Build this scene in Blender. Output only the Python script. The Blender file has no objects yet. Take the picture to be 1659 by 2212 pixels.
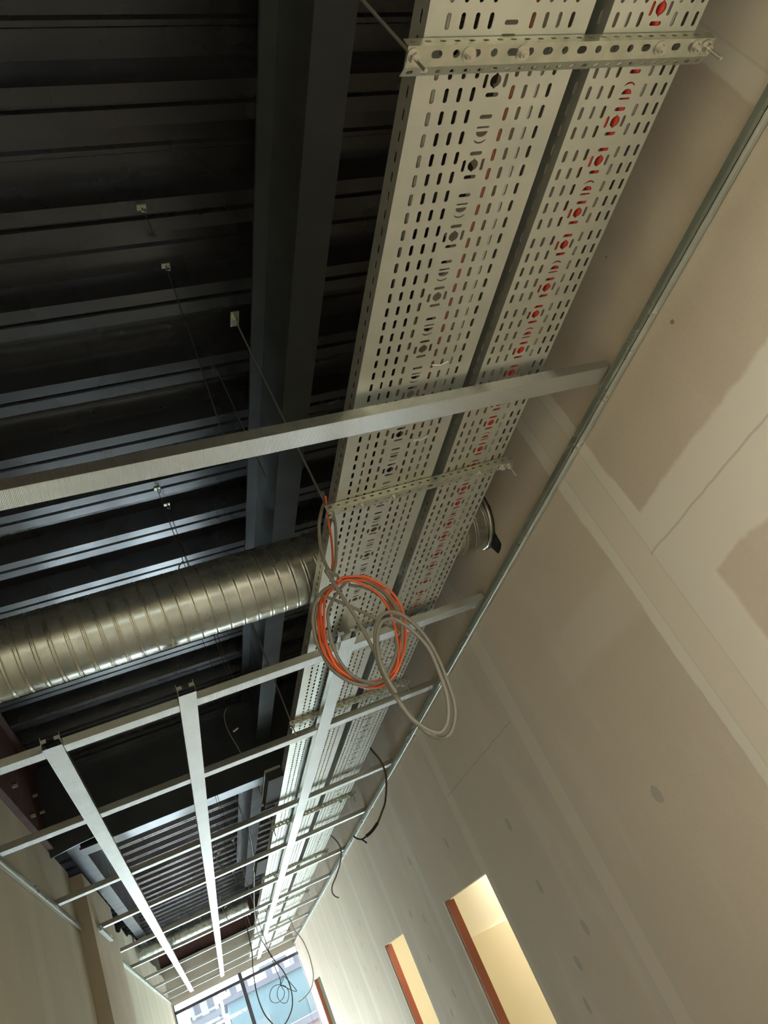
import bpy, math, random
from mathutils import Matrix, Vector
random.seed(7)
S = bpy.context.scene
C = S.collection

# ------------------------------------------------------------------ camera
# world: X across the corridor, Y along it (towards the far window), Z up, eye at the origin, floor at -1.9
FLOOR, DECK, END, BACK, W, WL = -1.9, 1.85, 14.1, -4.0, 1.39, -0.65
cd = bpy.data.cameras.new('camera'); cam = bpy.data.objects.new('camera', cd); C.objects.link(cam)
cd.sensor_fit = 'VERTICAL'; cd.sensor_height = 24.0; cd.sensor_width = 36.0
cd.lens = 24.0 * 1610.2678 / 2212.0; cd.clip_start = 0.02; cd.clip_end = 500
R = [[0.89537066, -0.16327578, -0.41430955], [-0.25271276, 0.57974804, -0.77461505], [0.36667102, 0.79826889, 0.47782751]]
cam.matrix_world = Matrix(((R[0][0], -R[1][0], -R[2][0], 0), (R[0][1], -R[1][1], -R[2][1], 0), (R[0][2], -R[1][2], -R[2][2], 0), (0, 0, 0, 1)))
S.camera = cam

# ------------------------------------------------------------------ world, lights, exposure
S.view_settings.view_transform = 'Standard'; S.view_settings.look = 'None'
S.view_settings.gamma = 1.0; S.view_settings.use_curve_mapping = False
S.view_settings.exposure = 0.2
world = bpy.data.worlds.new('sky'); S.world = world; world.use_nodes = True
bg = world.node_tree.nodes['Background']
bg.inputs[0].default_value = (0.86, 0.95, 1.0, 1); bg.inputs[1].default_value = 4.0

def area(name, loc, rot, sx, sy, power, col, portal=False):
    l = bpy.data.lights.new(name, 'AREA'); l.shape = 'RECTANGLE'; l.size = sx; l.size_y = sy; l.energy = power; l.color = col
    o = bpy.data.objects.new(name, l); C.objects.link(o); o.location = loc; o.rotation_euler = rot
    if portal: l.cycles.is_portal = True
    return o
PI = math.pi
area('window_portal', (0.37, END + 0.12, -0.45), (-PI / 2, 0, 0), 2.0, 2.8, 1, (1, 1, 1), True)
area('rear_ceiling_lamp', (0.30, -1.3, 0.92), (0, 0, 0), 1.0, 2.6, 112, (1.0, 0.965, 0.85))  # added fill, no real fixture: shines down so the floor bounces light up
area('side_room_lamp', (2.5, 6.2, 1.0), (0, 0, 0), 0.9, 3.0, 130, (1.0, 0.95, 0.80))
sl = bpy.data.lights.new('sun', 'SUN'); sl.energy = 120; sl.angle = math.radians(2); sl.color = (0.80, 0.92, 1.0)
sun = bpy.data.objects.new('sun', sl); C.objects.link(sun); sun.rotation_euler = (-math.radians(67), 0, 0)

# ------------------------------------------------------------------ node helpers
def mat(name, col, rough=0.5, metal=0.0, spec=0.5):
    m = bpy.data.materials.new(name); m.use_nodes = True
    b = m.node_tree.nodes['Principled BSDF']
    b.inputs['Base Color'].default_value = (*col, 1); b.inputs['Roughness'].default_value = rough
    b.inputs['Metallic'].default_value = metal; b.inputs['Specular IOR Level'].default_value = spec
    return m
class N:
    def __init__(s, m): s.t = m.node_tree; s.b = s.t.nodes['Principled BSDF']; s.co = None
    def n(s, ty, **k):
        x = s.t.nodes.new(ty)
        for a, v in k.items(): setattr(x, a, v)
        return x
    def l(s, a, b): s.t.links.new(a, b)
    def m(s, op, a, b=None, c=None, clamp=False):
        x = s.n('ShaderNodeMath', operation=op, use_clamp=clamp)
        for i, v in enumerate((a, b, c)):
            if v is None: continue
            if isinstance(v, (int, float)): x.inputs[i].default_value = v
            else: s.l(v, x.inputs[i])
        return x.outputs[0]
    def xyz(s):
        if s.co is None:
            s.co = s.n('ShaderNodeTexCoord').outputs['Object']
            q = s.n('ShaderNodeSeparateXYZ'); s.l(s.co, q.inputs[0]); s.x, s.y, s.z = q.outputs
        return s.x, s.y, s.z
    def noise(s, scale, detail=3, sx=1, sy=1, sz=1):
        s.xyz(); mp = s.n('ShaderNodeMapping'); mp.inputs['Scale'].default_value = (sx, sy, sz); s.l(s.co, mp.inputs[0])
        x = s.n('ShaderNodeTexNoise'); x.inputs['Scale'].default_value = scale; x.inputs['Detail'].default_value = detail
        s.l(mp.outputs[0], x.inputs['Vector']); return x.outputs['Fac']
    def mix(s, f, a, b):
        x = s.n('ShaderNodeMix', data_type='RGBA')
        if isinstance(f, (int, float)): x.inputs[0].default_value = f
        else: s.l(f, x.inputs[0])
        for i, v in ((6, a), (7, b)):
            if isinstance(v, tuple): x.inputs[i].default_value = (*v, 1)
            else: s.l(v, x.inputs[i])
        return x.outputs[2]
    def ramp(s, v, lo, hi):
        x = s.n('ShaderNodeMapRange', clamp=True); s.l(v, x.inputs[0]); x.inputs[1].default_value = lo; x.inputs[2].default_value = hi
        return x.outputs[0]
    def inside(s, v, lo, hi, e=0.008):
        c, h = (lo + hi) / 2, (hi - lo) / 2
        d = s.m('ABSOLUTE', s.m('SUBTRACT', v, c)); r = s.ramp(d, h + e, h - e) if False else None
        x = s.n('ShaderNodeMapRange', clamp=True); s.l(d, x.inputs[0])
        x.inputs[1].default_value = h - e; x.inputs[2].default_value = h + e; x.inputs[3].default_value = 1; x.inputs[4].default_value = 0
        return x.outputs[0]
    def bump(s, h, strength, dist=0.002):
        x = s.n('ShaderNodeBump'); x.inputs['Strength'].default_value = strength; x.inputs['Distance'].default_value = dist
        s.l(h, x.inputs['Height']); s.l(x.outputs[0], s.b.inputs['Normal'])

def galv(name, a, b, rough, metal, scale=9, bumps=0.0):
    m = mat(name, a, rough, metal); q = N(m)
    f = q.noise(scale, 5); g = q.ramp(f, 0.35, 0.7)
    q.l(q.mix(g, a, b), q.b.inputs['Base Color'])
    q.l(q.m('MULTIPLY_ADD', g, 0.12, rough - 0.06), q.b.inputs['Roughness'])
    if bumps: q.bump(q.noise(scale * 3, 3), bumps)
    return m
M = {}
M['tray'] = galv('galvanised_tray', (0.66, 0.68, 0.62), (0.57, 0.59, 0.53), 0.42, 0.85)
M['strut'] = galv('galvanised_strut', (0.56, 0.57, 0.47), (0.44, 0.45, 0.36), 0.4, 0.85, 30)
M['deck'] = galv('dull_deck_steel', (0.105, 0.107, 0.113), (0.08, 0.082, 0.087), 0.28, 0.88, 4)
M['beam'] = galv('grey_primed_beam', (0.15, 0.165, 0.172), (0.12, 0.13, 0.138), 0.38, 0.85, 5)
M['primer'] = galv('red_primer_steel', (0.10, 0.038, 0.028), (0.07, 0.026, 0.02), 0.75, 0.0, 8)
M['track'] = galv('bright_zinc_track', (0.66, 0.70, 0.66), (0.50, 0.54, 0.50), 0.32, 0.6, 5)
M['steelrod'] = mat('zinc_rod', (0.6, 0.58, 0.52), 0.3, 0.9)
M['wire'] = mat('dark_wire', (0.10, 0.10, 0.09), 0.45, 0.7)
M['grey_cable'] = mat('grey_cable_sheath', (0.20, 0.19, 0.155), 0.45)
M['orange_cable'] = mat('orange_cable_sheath', (0.78, 0.14, 0.045), 0.4)
M['dull_cable'] = mat('dull_red_sheath', (0.30, 0.09, 0.06), 0.5)
M['red_cable'] = mat('red_cable_sheath', (0.72, 0.07, 0.045), 0.4)
M['white_cable'] = mat('pale_cable_sheath', (0.45, 0.44, 0.38), 0.45)
M['black'] = mat('black_tape', (0.01, 0.01, 0.01), 0.5)
M['brown_cable'] = mat('brown_cable_sheath', (0.10, 0.075, 0.035), 0.45)
M['box'] = mat('grey_plastic_box', (0.06, 0.057, 0.05), 0.7, 0.0, 0.1)
M['frame_dark'] = mat('dark_window_frame', (0.045, 0.04, 0.045), 0.4)
M['door_wood'] = galv('red_brown_door_jamb', (0.30, 0.075, 0.03), (0.24, 0.055, 0.022), 0.45, 0.0, 5)
M['concrete'] = galv('bare_floor', (0.41, 0.41, 0.40), (0.34, 0.34, 0.33), 0.8, 0.0, 3)
M['header'] = galv('header_board', (0.42, 0.36, 0.28), (0.37, 0.31, 0.24), 0.85, 0.0, 2)

# furring profiles: zinc with fine knurling
def knurl(name, col):
    m = mat(name, col, 0.25, 0.95); q = N(m); x, y, z = q.xyz()
    a = q.m('SINE', q.m('MULTIPLY', q.m('ADD', x, y), 1100)); b = q.m('SINE', q.m('MULTIPLY', q.m('SUBTRACT', x, y), 1100))
    f = q.ramp(q.noise(6, 4), 0.3, 0.75)
    q.l(q.mix(f, col, tuple(c * 0.86 for c in col)), q.b.inputs['Base Color'])
    q.bump(q.m('MULTIPLY', a, b), 0.45, 0.0015)
    return m
M['stud'] = knurl('knurled_zinc_profile', (0.80, 0.82, 0.79))

# spiral duct sheet
m = mat('duct_sheet', (0.55, 0.55, 0.48), 0.34, 0.9); q = N(m)
f = q.ramp(q.noise(7, 4, 2.0, 1, 1), 0.35, 0.75)
q.l(q.mix(f, (0.60, 0.62, 0.55), (0.42, 0.44, 0.39)), q.b.inputs['Base Color'])
q.l(q.m('MULTIPLY_ADD', q.noise(10, 3), 0.14, 0.2), q.b.inputs['Roughness']); q.bump(q.noise(6, 2), 0.25, 0.01)
M['duct'] = m

# plasterboard with joint compound: the right hand wall
def board_wall(name, board, comp, tape, right):
    m = mat(name, board, 0.9, 0.0, 0.2); q = N(m); x, y, z = q.xyz()
    nz = q.m('SUBTRACT', q.noise(3.2, 6), 0.5); nf = q.m('SUBTRACT', q.noise(14, 4), 0.5)
    yy = q.m('ADD', y, q.m('MULTIPLY', nz, 0.035)); yy = q.m('ADD', yy, q.m('MULTIPLY', nf, 0.02))
    zz = q.m('ADD', z, q.m('MULTIPLY', nz, 0.05)); zz = q.m('ADD', zz, q.m('MULTIPLY', nf, 0.025))
    P, c0 = 1.18, 0.47
    w = q.m('SUBTRACT', q.m('MODULO', q.m('ADD', yy, P * 20 + P / 2 - c0), P), P / 2)     # distance to the nearest board joint
    ys = q.m('SUBTRACT', q.m('MODULO', q.m('ADD', y, P * 20 + P / 2 - c0), P), P / 2)
    aw = q.m('ABSOLUTE', w); asx = q.m('ABSOLUTE', ys)
    col = q.mix(q.ramp(q.noise(1.6, 5), 0.3, 0.72), board, tuple(c * 0.90 for c in board))
    col = q.mix(q.m('MULTIPLY', q.ramp(q.noise(90, 2), 0.35, 0.75), 0.25), col, tuple(c * 0.8 for c in board))
    jm = q.n('ShaderNodeMapRange', clamp=True); q.l(aw, jm.inputs[0])
    for i, v in ((1, 0.108), (2, 0.116), (3, 1), (4, 0)): jm.inputs[i].default_value = v
    cmask = jm.outputs[0]
    if right:
        near = q.m('LESS_THAN', yy, 1.60)
        hz = q.m('MULTIPLY', q.inside(zz, 0.44, 0.70, 0.006), near)
        wide = q.m('MULTIPLY', q.inside(yy, 1.44, 1.60), q.m('LESS_THAN', zz, 0.5))
        far = q.m('MULTIPLY', q.inside(zz, 0.50, 0.66, 0.02), 0.25)
        low = q.m('MULTIPLY', q.m('MULTIPLY', q.inside(yy, 3.05, 3.85, 0.05), q.m('LESS_THAN', zz, 0.57)), 0.35)
        for k in (hz, wide, far, low): cmask = q.m('MAXIMUM', cmask, k)
    if right:      # beyond the second joint the filler is thinner and greyer
        away = q.ramp(y, 2.2, 2.5)
        comp2 = q.mix(away, comp, (0.58, 0.54, 0.475)); strength = q.m('SUBTRACT', 1.0, q.m('MULTIPLY', away, 0.45)); cm = q.m('MULTIPLY', cmask, strength)
    else: comp2, cm = comp, q.m('MULTIPLY', cmask, 0.45)
    col = q.mix(cm, col, comp2)
    tm = q.n('ShaderNodeMapRange', clamp=True); q.l(asx, tm.inputs[0])
    for i, v in ((1, 0.052), (2, 0.066), (3, 0.55), (4, 0)): tm.inputs[i].default_value = v
    col = q.mix(tm.outputs[0], col, tape)
    sm0 = q.ramp(q.noise(2.6, 5, 1, 1.6, 0.5), 0.52, 0.66)
    col = q.mix(q.m('MULTIPLY', sm0, 0.22), col, comp)
    # thin ridge lines where the tape ends and where two boards butt
    ln = q.inside(asx, 0.0575, 0.0625, 0.003); col = q.mix(q.m('MULTIPLY', ln, 0.35), col, tuple(c * 0.6 for c in comp))
    if right:
        hl = q.m('MULTIPLY', q.inside(q.m('ADD', z, q.m('MULTIPLY', nf, 0.012)), 0.589, 0.593, 0.003), q.m('MAXIMUM', near, q.inside(y, 2.9, 4.02)))
        col = q.mix(q.m('MULTIPLY', hl, 0.55), col, tuple(c * 0.35 for c in comp))
        spots = [(3.44, .29), (3.44, .01), (3.44, -.31), (3.56, -.47), (5.85, -.07), (5.85, .23), (5.55, .16), (5.6, -.3), (5.86, -.4), (8.2, .3), (8.2, -.1),
                 (8.5, .1), (7.9, .45), (7.9, .05), (3.2, -.2), (5.3, .5), (9.1, .4), (9.4, .0), (2.22, .07), (10.4, .3), (10.3, -.2), (4.4, .42)]
        sm = None
        for (a, b) in spots:
            dy = q.m('MULTIPLY', q.m('SUBTRACT', yy, a), 1 / 0.024); dz = q.m('MULTIPLY', q.m('SUBTRACT', zz, b), 1 / 0.030)
            d = q.m('ADD', q.m('MULTIPLY', dy, dy), q.m('MULTIPLY', dz, dz)); k = q.m('LESS_THAN', d, 1.0)
            sm = k if sm is None else q.m('MAXIMUM', sm, k)
        col = q.mix(q.m('MULTIPLY', sm, 0.6), col, (0.36, 0.36, 0.32))
        fl = None
        for (a, b, r) in [(1.048, .918, .006), (1.06, 1.19, .004), (1.19, .40, .02), (1.22, .335, .009), (1.25, .385, .013)]:
            d = q.m('SQRT', q.m('ADD', q.m('POWER', q.m('SUBTRACT', yy, a), 2.0), q.m('POWER', q.m('SUBTRACT', zz, b), 2.0))); k = q.m('LESS_THAN', d, r)
            fl = k if fl is None else q.m('MAXIMUM', fl, k)
        col = q.mix(q.m('MULTIPLY', fl, 0.6), col, (0.06, 0.05, 0.03))
    q.l(col, q.b.inputs['Base Color']); q.bump(q.m('ADD', cmask, q.m('MULTIPLY', q.noise(60, 2), 0.15)), 0.35, 0.003)
    return m
M['wall_r'] = board_wall('plasterboard_right', (0.65, 0.56, 0.465), (0.76, 0.71, 0.625), (0.71, 0.62, 0.525), True)
M['wall_l'] = board_wall('plasterboard_left', (0.60, 0.56, 0.43), (0.66, 0.63, 0.51), (0.63, 0.58, 0.45), False)
M['pillar'] = galv('pillar_board', (0.58, 0.50, 0.36), (0.52, 0.44, 0.32), 0.9, 0.0, 3)
M['cream'] = mat('cream_paint', (0.82, 0.76, 0.57), 0.8); M['cream_light'] = mat('pale_cream_paint', (0.86, 0.84, 0.72), 0.8)

g = bpy.data.materials.new('window_glass'); g.use_nodes = True; nt = g.node_tree
for n_ in list(nt.nodes): nt.nodes.remove(n_)
o_ = nt.nodes.new('ShaderNodeOutputMaterial'); mx = nt.nodes.new('ShaderNodeMixShader'); tr = nt.nodes.new('ShaderNodeBsdfTransparent'); gl = nt.nodes.new('ShaderNodeBsdfGlossy')
gl.inputs['Roughness'].default_value = 0.02; mx.inputs[0].default_value = 0.05; tr.inputs[0].default_value = (0.95, 0.98, 0.98, 1)
nt.links.new(tr.outputs[0], mx.inputs[1]); nt.links.new(gl.outputs[0], mx.inputs[2]); nt.links.new(mx.outputs[0], o_.inputs[0])
M['glass'] = g

# ------------------------------------------------------------------ mesh helpers
class MB:
    def __init__(s): s.v = []; s.f = []; s.sm = []
    def add(s, vs, fs, smooth=False):
        o = len(s.v); s.v += [tuple(p) for p in vs]; s.f += [tuple(i + o for i in f) for f in fs]; s.sm += [smooth] * len(fs); return s
    def box(s, a, b):
        (x0, y0, z0), (x1, y1, z1) = a, b
        v = [(x0, y0, z0), (x1, y0, z0), (x1, y1, z0), (x0, y1, z0), (x0, y0, z1), (x1, y0, z1), (x1, y1, z1), (x0, y1, z1)]
        return s.add(v, [(3, 2, 1, 0), (4, 5, 6, 7), (0, 1, 5, 4), (1, 2, 6, 5), (2, 3, 7, 6), (3, 0, 4, 7)])
    def prism(s, prof, axis, a, b):
        """closed profile swept straight along an axis ('x': prof is (y,z); 'y': prof is (x,z))"""
        n = len(prof)
        P = (lambda t, p: (t, p[0], p[1])) if axis == 'x' else ((lambda t, p: (p[0], t, p[1])) if axis == 'y' else (lambda t, p: (p[0], p[1], t)))
        v = [P(a, p) for p in prof] + [P(b, p) for p in prof]
        return s.add(v, [(i, (i + 1) % n, (i + 1) % n + n, i + n) for i in range(n)] + [tuple(range(n)), tuple(range(2 * n - 1, n - 1, -1))])
    def strip(s, prof, t, axis, a, b):
        """open sheet profile given thickness t"""
        n = len(prof); off = []
        for i in range(n):
            p0 = Vector(prof[max(i - 1, 0)]); p1 = Vector(prof[min(i + 1, n - 1)]); d = (p1 - p0).normalized(); off.append((prof[i][0] - d.y * t, prof[i][1] + d.x * t))
        return s.prism(list(prof) + off[::-1], axis, a, b) if n < 3 else s._strip(prof, off, axis, a, b)
    def _strip(s, prof, off, axis, a, b):
        for i in range(len(prof) - 1): s.prism([prof[i], prof[i + 1], off[i + 1], off[i]], axis, a, b)
        return s
    def tube(s, pts, r, k=8, cap=True, closed=False):
        pts = [Vector(p) for p in pts]; n = len(pts); up = Vector((0.13, 0.2, 0.97)); vs = []; pn = None
        for i, p in enumerate(pts):
            d = (pts[min(i + 1, n - 1)] - pts[max(i - 1, 0)]).normalized()
            a = (pn - d * pn.dot(d)) if pn else up.cross(d)
            if a.length < 1e-5: a = Vector((1, 0, 0)).cross(d)
            a.normalize(); pn = a; b = d.cross(a); rr = r[i] if isinstance(r, (list, tuple)) else r
            for j in range(k): t = 2 * PI * j / k; vs.append(p + (a * math.cos(t) + b * math.sin(t)) * rr)
        fs = [(i * k + j, i * k + (j + 1) % k, (i + 1) * k + (j + 1) % k, (i + 1) * k + j) for i in range(n - 1) for j in range(k)]
        s.add(vs, fs, True)
        if cap: s.add(vs[:k], [tuple(range(k))[::-1]]); s.add(vs[-k:], [tuple(range(k))])
        return s
    def build(s, name, m, parent=None):
        me = bpy.data.meshes.new(name); me.from_pydata(s.v, [], s.f); me.update()
        me.polygons.foreach_set('use_smooth', s.sm); me.materials.append(m)
        o = bpy.data.objects.new(name, me); C.objects.link(o)
        if parent: o.parent = parent
        return o
def spline(pts, sub=6, closed=False):
    P = [Vector(p) for p in pts]; n = len(P); out = []
    for i in range(n - 1):
        a, b, c, d = P[max(i - 1, 0)], P[i], P[i + 1], P[min(i + 2, n - 1)]
        for k in range(sub):
            t = k / sub
            out.append(0.5 * ((2 * b) + (-a + c) * t + (2 * a - 5 * b + 4 * c - d) * t * t + (-a + 3 * b - 3 * c + d) * t ** 3))
    out.append(P[-1]); return out
def tag(o, label, cat, group=None, kind=None):
    o['label'] = label
    if cat: o['category'] = cat
    if group: o['group'] = group
    if kind: o['kind'] = kind
    return o
def struct(o, label=None):
    o['kind'] = 'structure'
    if label: o['label'] = label; o['category'] = o.name.split('_')[0].split('.')[0]
    return o
def empty(name, loc=(0, 0, 0)):
    o = bpy.data.objects.new(name, None); C.objects.link(o); o.location = loc; o.empty_display_size = 0.1; return o
def link_copy(src, parent=None):
    c = src.copy(); C.objects.link(c)
    if parent: c.parent = parent
    return c
ORD = ['first', 'second', 'third', 'fourth', 'fifth', 'sixth', 'seventh', 'eighth', 'ninth', 'tenth', 'eleventh', 'twelfth']

# ------------------------------------------------------------------ perforated sheet
def cap_hole(cu, cv, hu, hv, nub=0.0):
    """stadium / disc hole, half sizes hu (swept direction) and hv; returns samples (u, lo, hi)"""
    out = []
    if hu <= hv:      # long in v, round ends
        for k in range(7):
            u = -math.cos(PI * k / 6) * hu; e = math.sqrt(max(hu * hu - u * u, 0)); out.append((cu + u, cv - (hv - hu) - e, cv + (hv - hu) + e))
        if nub:
            out[3] = (out[3][0], out[3][1] - nub, out[3][2] + nub)
    else:             # long in u
        for k in range(4):
            t = PI / 2 * k / 3; u = -hu + hv * (1 - math.cos(t)); e = hv * math.sin(t); out.append((cu + u, cv - e, cv + e))
        out += [(2 * cu - a, b, c) for a, b, c in out[::-1]]
    return out
def disc_hole(cu, cv, r, nub):
    out = []
    for k in range(11):
        u = -math.cos(PI * k / 10) * r; e = math.sqrt(max(r * r - u * u, 0)); nn = nub if k == 5 else 0; out.append((cu + u, cv - e - nn, cv + e + nn))
    return out
def half_hole(cu, cv, r, up):
    out = []
    for k in range(9):
        u = -math.cos(PI * k / 8) * r; e = math.sqrt(max(r * r - u * u, 0)) * 0.85
        out.append((cu + u, cv, cv + e) if up else (cu + u, cv - e, cv))
    return out
def arc_hole(cu, cv, hw, t, sag, up):
    out = []
    for k in range(9):
        u = -hw + 2 * hw * k / 8; c = sag * (1 - (u / hw) ** 2) * (1 if up else -1); e = t if 0 < k < 8 else t * 0.2
        out.append((cu + u, cv + c - e, cv + c + e))
    return out
def cell(mb, P, u0, u1, v0, v1, hole=None):
    """rectangular cell of sheet with one hole swept in u; P(u, v, side) gives the 3D point of either face"""
    if not hole:
        for s_ in (0, 1): mb.add([P(u0, v0, s_), P(u1, v0, s_), P(u1, v1, s_), P(u0, v1, s_)], [(0, 1, 2, 3) if s_ else (3, 2, 1, 0)])
        return
    us = [u0] + [h[0] for h in hole] + [u1]; n = len(hole)
    for s_ in (0, 1):
        v = []; f = []
        for u in us: v += [P(u, v0, s_), P(u, v1, s_)]
        b = len(v)
        for h in hole: v += [P(h[0], h[1], s_), P(h[0], h[2], s_)]
        f.append((0, 2, b, b + 1, 3, 1)); e = 2 * (n + 1)
        f.append((e - 2, e, e + 1, e - 1, b + 2 * n - 1, b + 2 * n - 2))
        for i in range(n - 1):
            a = 2 * (i + 1); c = b + 2 * i
            f.append((a, a + 2, c + 2, c)); f.append((c + 1, c + 3, a + 3, a + 1))
        if not s_: f = [x[::-1] for x in f]
        mb.add(v, f)
    v = []; f = []
    for h in hole: v += [P(h[0], h[1], 0), P(h[0], h[1], 1), P(h[0], h[2], 0), P(h[0], h[2], 1)]
    for i in range(n - 1):
        a = 4 * i; f += [(a, a + 1, a + 5, a + 4), (a + 2, a + 6, a + 7, a + 3)]
    mb.add(v, f)

TZ, TH = 1.052, 0.0014
def tray_mesh(x0, x1, cx, cols, halfc, rows, length, centre, sidepitch):
    mb = MB(); P = lambda u, v, s_: (u, v, TZ + s_ * TH)
    hw = 0.0127
    for c in cols:
        y = 0.0
        for i, r in enumerate(rows):
            y1 = (r + rows[i + 1]) / 2 if i + 1 < len(rows) else length
            cell(mb, P, cx + c - hw, cx + c + hw, y, y1, cap_hole(cx + c, r, 0.0038, 0.0118)); y = y1
    # plain strips between and beside the columns
    ed = sorted([(cx + c - hw, cx + c + hw) for c in cols] + [(cx - halfc, cx + halfc)]); x = x0
    for a, b in ed + [(x1, x1)]:
        if a - x > 1e-4: cell(mb, P, x, a, 0, length)
        x = b
    y = 0.0; items = sorted(centre)
    for i, (c, kind) in enumerate(items):
        h = {'T': .006, 'O': .0155, 'thin': .0035, 'H': .0072, 'A': .0062, 'h': .0072, 'a': .0062}[kind]
        lo = max(c - h, y)
        if lo > y: cell(mb, P, cx - halfc, cx + halfc, y, lo)
        hi = c + h
        if kind == 'T': cell(mb, P, cx - halfc, cx + halfc, lo, hi, cap_hole(cx, c, 0.0125, 0.0036))
        elif kind == 'thin': cell(mb, P, cx - halfc, cx + halfc, lo, hi, cap_hole(cx, c, 0.0125, 0.0018))
        elif kind == 'O':
            q3 = [(-halfc, -.0145, cap_hole(cx - .0195, c, .0033, .0112)), (-.0145, .0145, disc_hole(cx, c, .0105, .0025)), (.0145, halfc, cap_hole(cx + .0195, c, .0033, .0112))]
            for a, b, hh in q3: cell(mb, P, cx + a, cx + b, lo, hi, hh)
        elif kind in 'Hh': cell(mb, P, cx - halfc, cx + halfc, lo, hi, half_hole(cx, c + (-.004 if kind == 'H' else .004), .0118, kind == 'H'))
        else: cell(mb, P, cx - halfc, cx + halfc, lo, hi, arc_hole(cx, c + (-.003 if kind == 'A' else .003), .0125, .0017, .0055, kind == 'A'))
        y = hi
    if y < length: cell(mb, P, cx - halfc, cx + halfc, y, length)
    # upstand on both sides, slotted
    n = int(length / sidepitch)
    for X, sg in ((x0, 1), (x1 - TH, 1)):
        Q = lambda u, v, s_, X=X: (X + s_ * TH, u, v)
        for k in range(n): cell(mb, Q, k * sidepitch, (k + 1) * sidepitch, TZ, TZ + .042, cap_hole((k + .5) * sidepitch, TZ + .019, .0105, .0032))
        if n * sidepitch < length: cell(mb, Q, n * sidepitch, length, TZ, TZ + .042)
        d = .006 if X == x0 else -.006
        mb.box((min(X, X + d), 0, TZ + .042), (max(X, X + d) + TH, length, TZ + .0435))
    return mb

def fix_centre(items):      # drop features that would overlap
    items = sorted(items); out = []; hs = {'T': .006, 'O': .0155, 'thin': .0035, 'H': .0072, 'A': .0062, 'h': .0072, 'a': .0062}; y = 0
    for c, k in items:
        if c - hs[k] >= y - 1e-6: out.append((c, k)); y = c + hs[k]
    return out

# ================================================================== SETTING
# floor
struct(MB().box((WL - 1.5, BACK - 1, FLOOR - .1), (5, END + .3, FLOOR)).build('floor', M['concrete']), 'bare concrete floor of the corridor, below the picture')
# right wall with three door openings
DOORS = [(3.93 * 1.022, 4.82 * 1.022, .175), (6.19 * 1.022, 7.0 * 1.022, .165), (12.35, 13.25, .34)]
mb = MB(); T = 0.042; y = BACK - .5
for (a, b, zt) in DOORS:
    mb.box((W, y, FLOOR), (W + T, a, DECK + .09)); mb.box((W, a, zt), (W + T, b, DECK + .09)); y = b
mb.box((W, y, FLOOR), (W + T, END, DECK + .09))
struct(mb.build('wall_right', M['wall_r']), 'long right wall of taped beige plasterboard with door openings')
# left wall: low run, pillar, far run with torn upper edge
mb = MB().box((WL - .1, BACK - .5, FLOOR), (WL, 5.5, 1.335)); struct(mb.build('wall_left', M['wall_l']), 'cream left wall up to the pillar')
mb = MB().box((WL - .1, 5.5, FLOOR), (-.572, 6.93, 1.30)); struct(mb.build('trim_pillar', M['pillar']), 'tan boxed pillar projecting from the left wall')
random.seed(3); prof = [(6.93, FLOOR), (END, FLOOR)]; yy = END; top = []
while yy > 6.93: top.append((yy, 1.36 + random.uniform(-.045, .03) + (0.08 if 9.0 < yy < 10.4 else 0) - (.10 if 7.5 < yy < 8.3 else 0))); yy -= random.uniform(.15, .45)
top.append((6.93, 1.4)); mb = MB(); mb.prism([(a, b) for a, b in prof + top], 'x', WL - .1, WL)
struct(mb.build('wall_left_far', M['wall_l']), 'left wall beyond the pillar with a torn top edge')
# end wall: header and sides around the window
mb = MB().box((WL - .1, END, .945), (W + T, END + .16, 1.46)).box((WL - .1, END + .02, 1.46), (W + T, END + .16, DECK + .2)).box((WL - .1, END, FLOOR), (WL + .02, END + .16, .945))
struct(mb.build('wall_end', M['header']), 'tan header board above the end window')
# back of the corridor, well behind the eye
mb = MB().box((WL - .1, BACK - .5, .5), (W + T, BACK - .4, DECK + .2)); struct(mb.build('wall_back', M['wall_l']), 'wall above the opening behind the viewer')
mb = MB().box((WL - .1, BACK - 2, FLOOR), (WL, BACK - .5, DECK)).box((W, BACK - 2, FLOOR), (W + T, BACK - .5, DECK)).box((WL - .1, BACK - 2.1, FLOOR), (W + T, BACK - 2, DECK + .1))
struct(mb.build('wall_rear', M['wall_l']), 'rear end of the corridor behind the viewer')

# ceiling: trapezoidal steel deck, ribs across the corridor
pitch, low = 0.298, 0.904; prof = []; k0 = -17
for k in range(k0, 45):
    a = low + k * pitch
    if a + pitch > END + .1: break
    prof += [(a, DECK), (a + .042, DECK), (a + .046, DECK + .013), (a + .055, DECK + .013), (a + .059, DECK), (a + .101, DECK),
             (a + .110, DECK + .075), (a + .185, DECK + .075), (a + .192, DECK + .066), (a + .205, DECK + .066), (a + .212, DECK + .075), (a + .278, DECK + .075)]
mb = MB().strip(prof, .0012, 'x', WL - 1.4, W + .3)
struct(mb.build('ceiling', M['deck']), 'dark ribbed steel roof deck across the corridor')
mb = MB().box((WL - 1.4, BACK - 2, DECK + .09), (W + .3, END + .2, DECK + .14)); struct(mb.build('ceiling_slab', M['concrete']), 'concrete slab carried by the steel deck')
mb = MB().box((WL - 1.45, BACK - 2.1, FLOOR), (WL - 1.4, END + .1, DECK + .1)).box((WL - 1.4, END, FLOOR), (WL - .1, END + .1, DECK + .1)).box((WL - 1.4, BACK - 2.1, FLOOR), (WL - .1, BACK - 2, DECK + .1)); struct(mb.build('wall_left_void', M['concrete']), 'dark void wall beyond the left wall top')

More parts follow.
